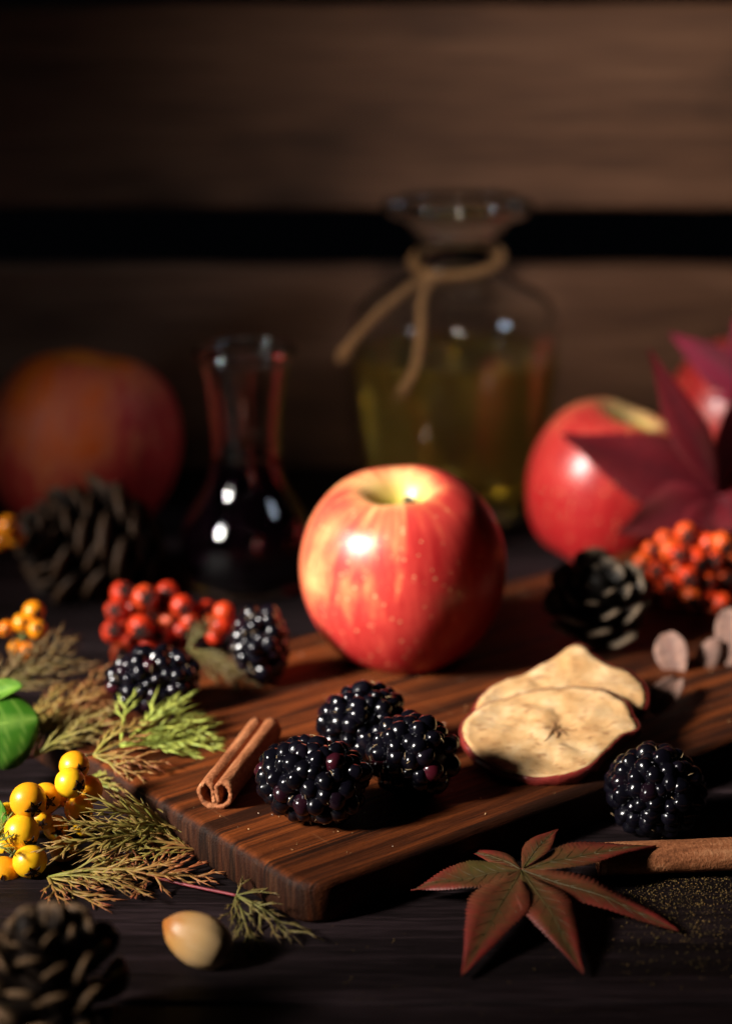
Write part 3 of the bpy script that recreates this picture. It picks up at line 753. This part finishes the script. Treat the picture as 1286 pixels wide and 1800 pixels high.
pine_cone(at(1052, 1060, 662), (-.12, -.5, .78), 30, 18.5, M['cone_dark'], 'small dark pine cone with pale scale tips left of the scarlet berries', 23, 34, .15, 1.12)

# ------------------------------------------------------------------ hazelnut
def hazelnut():
    t = NT('hazelnut_shell'); c = t.coord('Object'); sp = t.node('ShaderNodeSeparateXYZ'); t.lk(c, sp.inputs[0])
    v = t.coord('Object', (1, 1, .12)); n = t.noise(v, 420, 4); b = t.noise(c, 160, 3)
    f = t.math('ADD', t.math('MULTIPLY', sp.outputs[2], 55), t.math('MULTIPLY', n, .35))
    base = t.ramp(t.math('ADD', f, .30), [(.05, (.66, .43, .22)), (.35, (.72, .45, .20)), (.70, (.64, .32, .09)), (.95, (.46, .15, .025))])
    t.set(base=t.mix(t.ramp(b, [(.4, 0.0), (.7, .4)]), base, (.66, .46, .27)), rough=.42, spec=.4); t.bump(n, .2, .0004)
    e = empty('hazelnut', on(346, 1650, 6.7))
    e.rotation_euler = basis(z=(-.86, .15, .42), up=(0, 1, 0)).to_euler()
    mb = MB(); mb.add(*lathe(smooth_prof([(0, 9.6), (.7, 9.3), (2.1, 8.4), (4.2, 6.4), (5.7, 3.4), (6.5, 0), (6.4, -3), (5.5, -6), (4.0, -8), (3.0, -8.8)], 5), 48, lambda r, z, a: (r*(1+.03*math.cos(2*a)+.012*math.cos(9*a)), z))); build('shell', mb, t.m, e)
    mb = MB(); mb.add(*lathe(smooth_prof([(3.1, -8.7), (2.6, -9.2), (1.6, -9.9), (.6, -10.6), (0, -10.9)], 4), 32)); build('husk_scar', mb, plain('husk_scar', (.40, .30, .14), .7, .2, .3, 600, .3), e)
    tag(e, 'pale tan hazelnut lying on the dark table at the front', 'hazelnut')
hazelnut()

# ------------------------------------------------------------------ leaves
def lerp3(a, b, t): return tuple(x+(y-x)*t for x, y in zip(a, b))
def bez(a, m, b, t): return a*(1-t)**2+m*2*t*(1-t)+b*t*t
def solid(o, th):
    s = o.modifiers.new('solidify', 'SOLIDIFY'); s.thickness = th*MM; s.offset = 0
def serrate_lobe(a, b, W, nrm, lift, fold, c0, c1, cm_, rnd, N=64):
    mid = (a+b)/2+nrm*lift
    v = []; f = []; c = []; cl = []
    for i in range(N+1):
        t = i/N; p = bez(a, mid, b, t); tg = (bez(a, mid, b, min(1, t+.02))-bez(a, mid, b, max(0, t-.02))).normalized()
        sd = tg.cross(nrm).normalized(); up = sd.cross(tg)
        prof = (math.sin(math.pi*.5*min(1, t/.42))**1.25 if t < .42 else max(0, (1-(t-.42)/.58))**1.15*(1+.55*(t-.42)/.58*(1-(t-.42)/.58)))
        wd = W*(.05+.95*prof) if t < .98 else W*.02
        tooth = 1+(.10 if i % 2 else -.03)*(1 if .12 < t < .97 else 0)*rnd.uniform(.6, 1.2)
        for s in (-1, -.5, 0, .5, 1):
            ww = wd*(tooth if abs(s) == 1 else 1)
            fw = tg*(W*.06 if (i % 2 and abs(s) == 1) else 0)
            v.append(p+sd*(s*ww)+up*(abs(s)*fold*wd+W*.16*noise.noise(Vector((t*3.2+a.x+b.x*.07, s*1.6, b.y*.05))))+fw)
            k = max(0, min(1, t*1.15+.25*abs(s)+rnd.uniform(-.12, .12)-.1))
            cc = lerp3(c0, c1, k)
            if abs(s) == .5 and i % 7 == 0: cc = lerp3(cc, cm_, .25)
            cc = lerp3(cc, (cc[0]*.5, cc[1]*1.5, cc[2]*.8), max(0, min(.9, 1.6*noise.noise(Vector((t*2.5+b.x*.1, s*1.2, b.y*.1))))))
            if s == 0: cc = lerp3(cc, cm_, .8)
            c.append(cc)
        cl.append(v[-3]+up*.05)
    for i in range(N):
        for k in range(4):
            q = i*5+k; f.append((q, q+1, q+6, q+5))
    lat = []
    for i in range(6, N-14, 7):
        for s in (-1, 1):
            lat.append([v[i*5+2]+nrm*.03, v[(i+4)*5+2+s]*.5+v[(i+2)*5+2]*.5+nrm*.05, v[(i+6)*5+2+s]+nrm*.05, v[(i+9)*5+2+2*s]*.85+v[(i+9)*5+2]*.15+nrm*.05])
    return v, f, c, cl, lat
def maple_leaf(name, centre, tips, widths, nrm, colors, vein, label, seed, petiole=None, lift=3, fold=.10, th=.22, mats=None):
    rnd = random.Random(seed); centre = Vector(centre); e = empty(name, centre); nrm = Vector(nrm).normalized()
    for (tip, W) in zip(tips, widths):
        mb = MB(); c0, c1 = colors[0], colors[1]
        j = rnd.uniform(-.15, .15)
        v, f, c, cl, lat = serrate_lobe(Vector(), Vector(tip)-centre, W, nrm, lift*rnd.uniform(.7, 1.3), fold, lerp3(c0, c1, max(0, j)), lerp3(c1, c0, max(0, -j)), vein, rnd)
        mb.add(v, f, c); o = build('lobe', mb, mats or M['leaf'], e); solid(o, th)
        mb = MB(); vv, ff = tube(cl[:-3], lambda t: .20*(1-t)+.05, 5); mb.add(vv, ff, [vein]*len(vv))
        for L_ in lat:
            vv, ff = tube(L_, lambda t: .09*(1-t)+.03, 4); mb.add(vv, ff, [vein]*len(vv))
        build('vein', mb, M['vein'], o)
    if petiole:
        mb = MB(); P = catmull([Vector(p)-centre for p in petiole], 6); vv, ff = tube(P, .55, 7); mb.add(vv, ff, [(.20, .03, .025)]*len(vv)); build('petiole', mb, M['vein'], e)
    tag(e, label, 'leaf', 'maple leaves'); return e
# front leaf lying on the table and over the cinnamon quill
ctr = on(916, 1530, 8)
ft = [on(722, 1566, 3.5), on(812, 1716, 1.5), on(1024, 1712, 1.5), on(1192, 1637, 1.5), on(1152, 1487, 9.8), on(981, 1458, 11), on(818, 1497, 4.5)]
maple_leaf('maple_leaf', ctr, ft, [6.6, 7.6, 6.8, 6.0, 5.6, 3.6, 3.2], (0, -.12, 1), ((.105, .055, .020), (.20, .022, .018)), (.065, .048, .016),
           'olive and red maple leaf with seven toothed lobes lying at the front right', 31, [ctr, ctr+Vector((3, 7, -2)), ctr+Vector((9, 16, -5))], 2.6, .08, .06)
# dark leaves over the right apples
dc = at(1262, 872, 735)
dt_ = [at(985, 764, 742), at(1084, 938, 728), at(1138, 612, 748), at(1300, 655, 770), at(1330, 930, 722), at(1190, 985, 720)]
maple_leaf('maple_leaf', dc, dt_, [13.5, 11, 7.5, 5, 11, 7], (-.10, -.95, .35), ((.085, .005, .010), (.10, .006, .010)), (.06, .004, .008),
           'dark crimson maple leaf propped against the red apple at right', 32, [dc, dc+Vector((14, 6, -8)), dc+Vector((34, 12, -20))], 4, .12, .22, M['dark_leaf'])
mc = at(1330, 700, 800)
mt = [at(1176, 586, 812), at(1290, 560, 815), at(1240, 700, 800), at(1300, 830, 790), at(1400, 640, 800)]
maple_leaf('maple_leaf', mc, mt, [8.5, 9, 3, 5, 10], (-.25, -.8, .5), ((.26, .022, .055), (.22, .018, .045)), (.22, .03, .06),
           'magenta maple leaf at the right edge above the crimson apple', 33, [mc, mc+Vector((10, 4, -10)), mc+Vector((22, 8, -40))], 4, .12, .22, M['dark_leaf'])
sc0 = at(1180, 1165, 660)
maple_leaf('maple_leaf', sc0, [at(1062, 1148, 668), at(1095, 1190, 655), at(1150, 1125, 676), at(1230, 1150, 668)], [3.4, 3, 3, 3], (0, -.4, 1), ((.14, .015, .03), (.12, .012, .025)), (.12, .02, .03),
           'small wine red leaf behind the dried slices and below the dark cone', 34, None, 2)

# feathery dissected maple leaves
def lace_lobe(a, b, W, nrm, lift, c0, c1, rnd, mb):
    mid = (a+b)/2+nrm*lift+Vector((rnd.uniform(-1, 1), rnd.uniform(-1, 1), rnd.uniform(-.4, 1)))*(b-a).length*.12
    Ln = (b-a).length
    def blade(P, w_, ca, cb):
        v = []; c = []; f = []; n = len(P)-1
        for i, p in enumerate(P):
            t = i/n; tg = (P[min(n, i+1)]-P[max(0, i-1)]).normalized(); sd = tg.cross(nrm)
            if sd.length < 1e-3: sd = tg.orthogonal()
            sd.normalize(); ww = w_*(.35+.65*math.sin(math.pi*min(1, t*.9+.12)))*(1-t*.75) if i < n else w_*.04
            cc = lerp3(ca, cb, max(0, min(1, t+rnd.uniform(-.15, .15))))
            v += [p-sd*ww, p+nrm*ww*.25, p+sd*ww]; c += [cc, lerp3(cc, (.20, .22, .07), .25), cc]
        for i in range(n):
            q = i*3; f += [(q, q+1, q+4, q+3), (q+1, q+2, q+5, q+4)]
        mb.add(v, f, c)
    P = [bez(a, mid, b, i/10) for i in range(11)]
    blade(P, W*.17, c0, c1)
    n = max(3, int(Ln/5.2))
    for i in range(n):
        for s in (-1, 1):
            t = .14+.74*(i+.5+.25*s)/n+rnd.uniform(-.02, .02)
            if rnd.random() < .10: continue
            p = bez(a, mid, b, t); tg = (bez(a, mid, b, t+.03)-bez(a, mid, b, t-.03)).normalized(); sd = tg.cross(nrm).normalized()*s
            l = min(Ln*.42, W*(2.9*math.sin(math.pi*(t*.78+.16)))*rnd.uniform(.55, 1.3)+1.0)
            ang = R(rnd.uniform(14, 38)); d = (tg*math.cos(ang)+sd*math.sin(ang)+nrm*rnd.uniform(-.25, .25)).normalized()
            d2 = (d+tg*rnd.uniform(.2, .7)+nrm*rnd.uniform(-.3, .1)).normalized()
            Q = [p, p+d*l*.3, p+d*l*.55, p+d*l*.55+d2*l*.28, p+d*l*.55+d2*l*.6]
            ca = lerp3(c0, c1, t*.7)
            blade(Q, max(.34, W*.125)*rnd.uniform(.7, 1.25), ca, lerp3(ca, c1, .8))
            for q_ in (.35, .6):
                if l > 3.0:                              # teeth on the side leaflet
                    r_ = p+d*l*q_; d3 = (d*.85+sd*(.5 if q_ < .5 else -.4)+nrm*rnd.uniform(-.15, .15)).normalized()
                    blade([r_, r_+d3*l*.16, r_+d3*l*.36], max(.30, W*.12), ca, c1)
def lace_leaf(base, tips, W, nrm, c0, c1, label, seed, stem=None, lift=2.5, stemcol=(.20, .03, .04)):
    rnd = random.Random(seed); base = Vector(base); e = empty('feathery_leaf', base); nrm = Vector(nrm).normalized()
    for tp in tips:
        mb = MB(); k = rnd.uniform(-.25, .35)
        lace_lobe(Vector(), Vector(tp)-base, W*rnd.uniform(.8, 1.15), (nrm+Vector((rnd.uniform(-.3, .3), rnd.uniform(-.3, .3), 0))).normalized(), lift*rnd.uniform(.4, 1.3), lerp3(c0, c1, max(0, k)), lerp3(c1, c0, max(0, -k)), rnd, mb)
        o = build('lobe', mb, M['leaf'], e); solid(o, .16)
    if stem:
        mb = MB(); P = catmull([Vector(p)-base for p in stem], 8); v, f = tube(P, .42, 7); mb.add(v, f, [stemcol]*len(v)); build('petiole', mb, M['vein'], e)
    tag(e, label, 'leaf', 'feathery maple leaves'); return e
GR = (.38, .50, .07); OL = (.30, .30, .055); RD = (.32, .055, .032); CR = (.22, .025, .030); BR = (.17, .065, .030)
UPN = (-.1, -.35, 1)
D0 = 566
lace_leaf(at(212, 1312, D0-6), [at(226, 1226, D0+12), at(330, 1222, D0+20), at(360, 1246, D0+18), at(398, 1290, D0+6), at(362, 1330, D0-4), at(352, 1262, D0+10), at(385, 1318, D0)], 4.6, (-.25, -.55, 1), GR, (.34, .38, .08),
          'bright green feathery leaf reaching over the board toward the cinnamon', 41, [at(150, 1328, D0-14), at(180, 1322, D0-10), at(212, 1312, D0-6)], 3, (.16, .13, .06))
lace_leaf(at(165, 1328, 548), [at(255, 1290, 556), at(262, 1268, 562), at(240, 1345, 545), at(265, 1372, 540), at(290, 1352, 545), at(208, 1282, 560)], 3.6, (-.2, -.45, 1), OL, RD,
          'olive feathery leaf turning red at its tips, just above the yellow berries', 42, None, 2)
lace_leaf(at(330, 1475, 524), [at(160, 1412, 512), at(95, 1452, 504), at(82, 1500, 500), at(150, 1492, 505), at(200, 1402, 520), at(230, 1440, 516), at(175, 1528, 502)], 4.0, (.1, -.5, 1), (.30, .38, .06), (.34, .17, .06),
          'lacy olive leaf hanging in front of the yellow berries', 43, [at(415, 1520, 500), at(372, 1497, 515), at(330, 1475, 524)], 3, (.16, .12, .05))
lace_leaf(at(85, 1542, 500), [at(200, 1592, 484), at(275, 1580, 484), at(300, 1552, 492), at(180, 1560, 492), at(110, 1600, 482), at(250, 1530, 500)], 3.8, (0, -.3, 1), (.27, .30, .06), (.36, .06, .03),
          'red tipped feathery leaf lying on the table under the yellow berries', 44, None, 2)
lace_leaf(at(262, 1540, 500), [at(130, 1548, 500), at(160, 1515, 508), at(205, 1490, 514), at(290, 1488, 516), at(370, 1515, 506), at(380, 1545, 498), at(330, 1500, 512), at(230, 1580, 489)], 4.0, (0, -.3, 1), (.30, .20, .05), (.36, .05, .03),
          'wide red feathery leaf beside the left end of the board', 45, [at(262, 1540, 500), at(330, 1556, 494), at(416, 1574, 485)], 1.5)
lace_leaf(at(416, 1574, 484), [at(432, 1547, 490), at(496, 1562, 486), at(496, 1576, 482), at(534, 1666, 462), at(456, 1704, 453), at(490, 1640, 468), at(420, 1640, 468), at(400, 1612, 474)], 2.8, (0, -.25, 1), (.17, .18, .05), (.16, .075, .03),
          'sparse green feathery leaf by the front corner of the board', 46, None, 1.5)
lace_leaf(at(372, 1500, 514), [at(210, 1462, 520), at(250, 1445, 524), at(300, 1425, 530), at(190, 1490, 512), at(240, 1510, 508), at(215, 1440, 526)], 3.4, (.05, -.45, 1), RD, OL,
          'red and olive feathery leaf against the left end of the board', 52, None, 3)
lace_leaf(at(150, 1372, 548), [at(300, 1368, 552), at(286, 1400, 543), at(255, 1345, 558), at(305, 1425, 536), at(235, 1402, 540), at(320, 1392, 546)], 3.2, (-.1, -.4, 1), (.28, .36, .06), (.36, .10, .04),
          'green and red feathery leaf drooping over the left edge of the board', 53, None, 3)
lace_leaf(at(-10, 1225, 600), [at(128, 1108, 628), at(85, 1122, 625), at(150, 1135, 622), at(60, 1165, 612), at(108, 1195, 608), at(30, 1140, 620), at(170, 1165, 618)], 4.2, (-.2, -.5, 1), (.16, .15, .04), (.17, .05, .03),
          'blurred olive and red feathery leaf below the amber berries at the left edge', 47, None, 3)
lace_leaf(at(45, 1290, 580), [at(205, 1178, 606), at(185, 1205, 600), at(200, 1225, 596), at(170, 1245, 590), at(205, 1268, 584), at(150, 1280, 580), at(120, 1200, 602)], 4.4, (-.2, -.5, 1), OL, RD,
          'russet feathery leaf left of the lying blackberry', 48, None, 3)
lace_leaf(at(60, 1330, 562), [at(210, 1268, 572), at(180, 1300, 566), at(130, 1270, 574), at(215, 1240, 580), at(100, 1255, 578)], 4.0, (-.2, -.5, 1), OL, BR,
          'dull olive feathery leaf above the topmost yellow berry', 49, [at(-20, 1342, 556), at(20, 1338, 560), at(60, 1330, 562)], 3)
lace_leaf(at(330, 1140, 640), [at(372, 1082, 652), at(420, 1205, 616), at(380, 1180, 622), at(455, 1232, 606), at(350, 1100, 650)], 3.4, (0, -.5, 1), (.12, .11, .035), (.10, .05, .02),
          'dim olive feathery leaf between the red berries and the upright blackberry', 50, None, 3)
lace_leaf(at(-15, 1490, 500), [at(28, 1468, 504), at(30, 1440, 512), at(24, 1498, 498), at(20, 1420, 520)], 2.6, (0, -.5, 1), (.20, .26, .05), OL,
          'small green feathery leaf at the left edge behind the yellow berries', 51, None, 2)

# broad green leaves
def broad_leaf(base, tip, W, nrm, c0, c1, curl, label, seed):
    rnd = random.Random(seed); base = Vector(base); tip = Vector(tip)-base; nrm = Vector(nrm).normalized(); e = empty('broad_leaf', base)
    mb = MB(); N = 24; K = 9; v = []; f = []; c = []; cl = []
    mid = tip/2+nrm*tip.length*.14
    for i in range(N+1):
        t = i/N; p = bez(Vector(), mid, tip, t); tg = (bez(Vector(), mid, tip, min(1, t+.02))-bez(Vector(), mid, tip, max(0, t-.02))).normalized()
        sd = tg.cross(nrm).normalized(); up = sd.cross(tg); wd = W*max(.004, math.sin(math.pi*t**1.15))**.55
        for k in range(K):
            s = -1+2*k/(K-1)
            v.append(p+sd*wd*s*(1-.25*abs(s)*abs(curl))+up*(curl*wd*s*s*.9)+up*.25*noise.noise(Vector((t*5, s*3, seed))))
            c.append(lerp3(lerp3(c0, c1, abs(s)*.6+rnd.uniform(0, .25)), (.25, .42, .08), .5 if s == 0 else (.32 if (i+int(abs(s)*4)) % 5 == 0 else 0)))
        cl.append(p-up*.05)
    for i in range(N):
        for k in range(K-1):
            q = i*K+k; f.append((q, q+1, q+K+1, q+K))
    mb.add(v, f, c); o = build('blade', mb, M['gloss_leaf'], e); solid(o, .3)
    mb = MB(); vv, ff = tube(cl[:-1], lambda t: .45*(1-t)+.1, 6); mb.add(vv, ff, [(.20, .36, .06)]*len(vv)); build('midrib', mb, M['vein'], e)
    tag(e, label, 'leaf', 'broad green leaves')
M['gloss_leaf'] = leaf_mat('glossy_leaf', .3, .42, 320, .35)
broad_leaf(at(-70, 1292, 560), at(70, 1262, 566), 14.5, (-.15, -.75, .65), (.045, .17, .010), (.028, .105, .008), -.35, 'broad bright green leaf at the left edge above the yellow berries', 3)
broad_leaf(at(-60, 1250, 572), at(40, 1205, 574), 4.5, (-.3, -.6, .8), (.11, .28, .03), (.09, .22, .02), .5, 'upper curled green leaf at the left edge with a pale rim', 4)
broad_leaf(at(-40, 1400, 520), at(10, 1450, 514), 5, (-.4, -.8, .5), (.08, .28, .02), (.06, .2, .02), .3, 'little green leaf at the left edge beside the yellow berries', 5)

# ------------------------------------------------------------------ dried petals at right
def petals():
    e = empty('dried_petal_sprig', on(1200, 1262, BT+.6))
    base = on(1200, 1262, BT+.6)
    m = leaf_mat('dry_petal', .3, .75, 500, .2)
    for (px_, py_, D, qx, qy, D2, W, cu) in ((1193, 1193, 632, 1172, 1112, 640, 5.6, .35), (1222, 1205, 634, 1258, 1122, 640, 4.6, -.5), (1192, 1192, 612, 1150, 1256, 590, 4.8, .5), (1292, 1180, 636, 1278, 1070, 650, 5, .3), (1215, 1205, 630, 1250, 1190, 645, 3.5, .4)):
        a = at(px_, py_, D)-base; b = at(qx, qy, D2)-base; nrm = Vector((-.35, -.85, .4)).normalized()
        mid = (a+b)/2+nrm*2.0; N, K = 14, 7; v = []; f = []; c = []
        for i in range(N+1):
            t = i/N; p = bez(a, mid, b, t); tg = (b-a).normalized(); sd = tg.cross(nrm).normalized(); up = sd.cross(tg)
            wd = W*max(.03, math.sin(math.pi*(.06+.9*t**1.3)))**.6
            for k in range(K):
                s = -1+2*k/(K-1); v.append(p+sd*wd*s+up*(cu*wd*s*s+.35*noise.noise(Vector((t*4, s*3, px_)))))
                c.append(lerp3(lerp3((.30, .19, .15), (.19, .115, .095), random.random()), (.10, .05, .045), .55 if abs(s) < .1 else (.3 if i % 4 == 0 else 0)))
        for i in range(N):
            for k in range(K-1):
                q = i*K+k; f.append((q, q+1, q+K+1, q+K))
        mb = MB(); mb.add(v, f, c); o = build('petal', mb, m, e); solid(o, .25)
    mb = MB()
    for P in (((1195, 1195, 631), (1200, 1215, 628), (1225, 1240, 622)), ((1222, 1205, 634), (1215, 1225, 630), (1225, 1240, 622)), ((1292, 1180, 636), (1260, 1220, 630), (1225, 1240, 622))):
        mb.add(*tube(catmull([at(*p)-base for p in P], 4), .4, 6))
    build('stem', mb, M['bstalk'], e)
    tag(e, 'dried greyish pink petals on a twig at right, beside the dried slices', 'dried flower')
petals()

# ------------------------------------------------------------------ crumbs
def crumbs(name, spots, mats_, label):
    rnd = random.Random(5); mb = MB()
    v0, f0 = ico(1, 1)
    for p, r in spots:
        q = Matrix.Rotation(rnd.uniform(0, 6), 3, Vector((rnd.random(), rnd.random(), rnd.random()+.1)).normalized()); s = Vector((rnd.uniform(.6, 1.5), rnd.uniform(.5, 1), rnd.uniform(.4, .8)))
        mb.add([p+q @ Vector((a.x*s.x*r, a.y*s.y*r, a.z*s.z*r)) for a in v0], f0, rnd.choice(mats_))
    tag(build(name, mb, M['crumb'], smooth=False), label, 'crumbs', kind='stuff')
M['crumb'] = leaf_mat('spice_crumb', 0, .8, 900, .2)
rnd = random.Random(9); S = []
for _ in range(1700):
    x = rnd.gauss(1205, 85); y = 1540+abs(rnd.gauss(0, 70))
    if y > 1740: continue
    S.append((on(x, y, .15), rnd.choice((.12, .16, .22, .30))*rnd.uniform(.7, 1.3)))
for _ in range(160): S.append((on(rnd.uniform(560, 1286), rnd.uniform(1560, 1790), .15), rnd.uniform(.10, .26)))
crumbs('spice_crumbs', S, [(.12, .080, .026), (.085, .062, .02), (.15, .095, .035), (.055, .036, .016)], 'golden green spice crumbs scattered on the table under the cinnamon quill')
S = []
for _ in range(260):
    p = BC+UX*rnd.uniform(5, 230)+UY*rnd.uniform(4, 150)+Vector((0, 0, BT+.1)); S.append((p, rnd.choice((.10, .12, .16, .30))))
crumbs('board_crumbs', S, [(.55, .36, .18), (.40, .22, .10), (.6, .5, .4)], 'pale crumbs sprinkled over the walnut board')
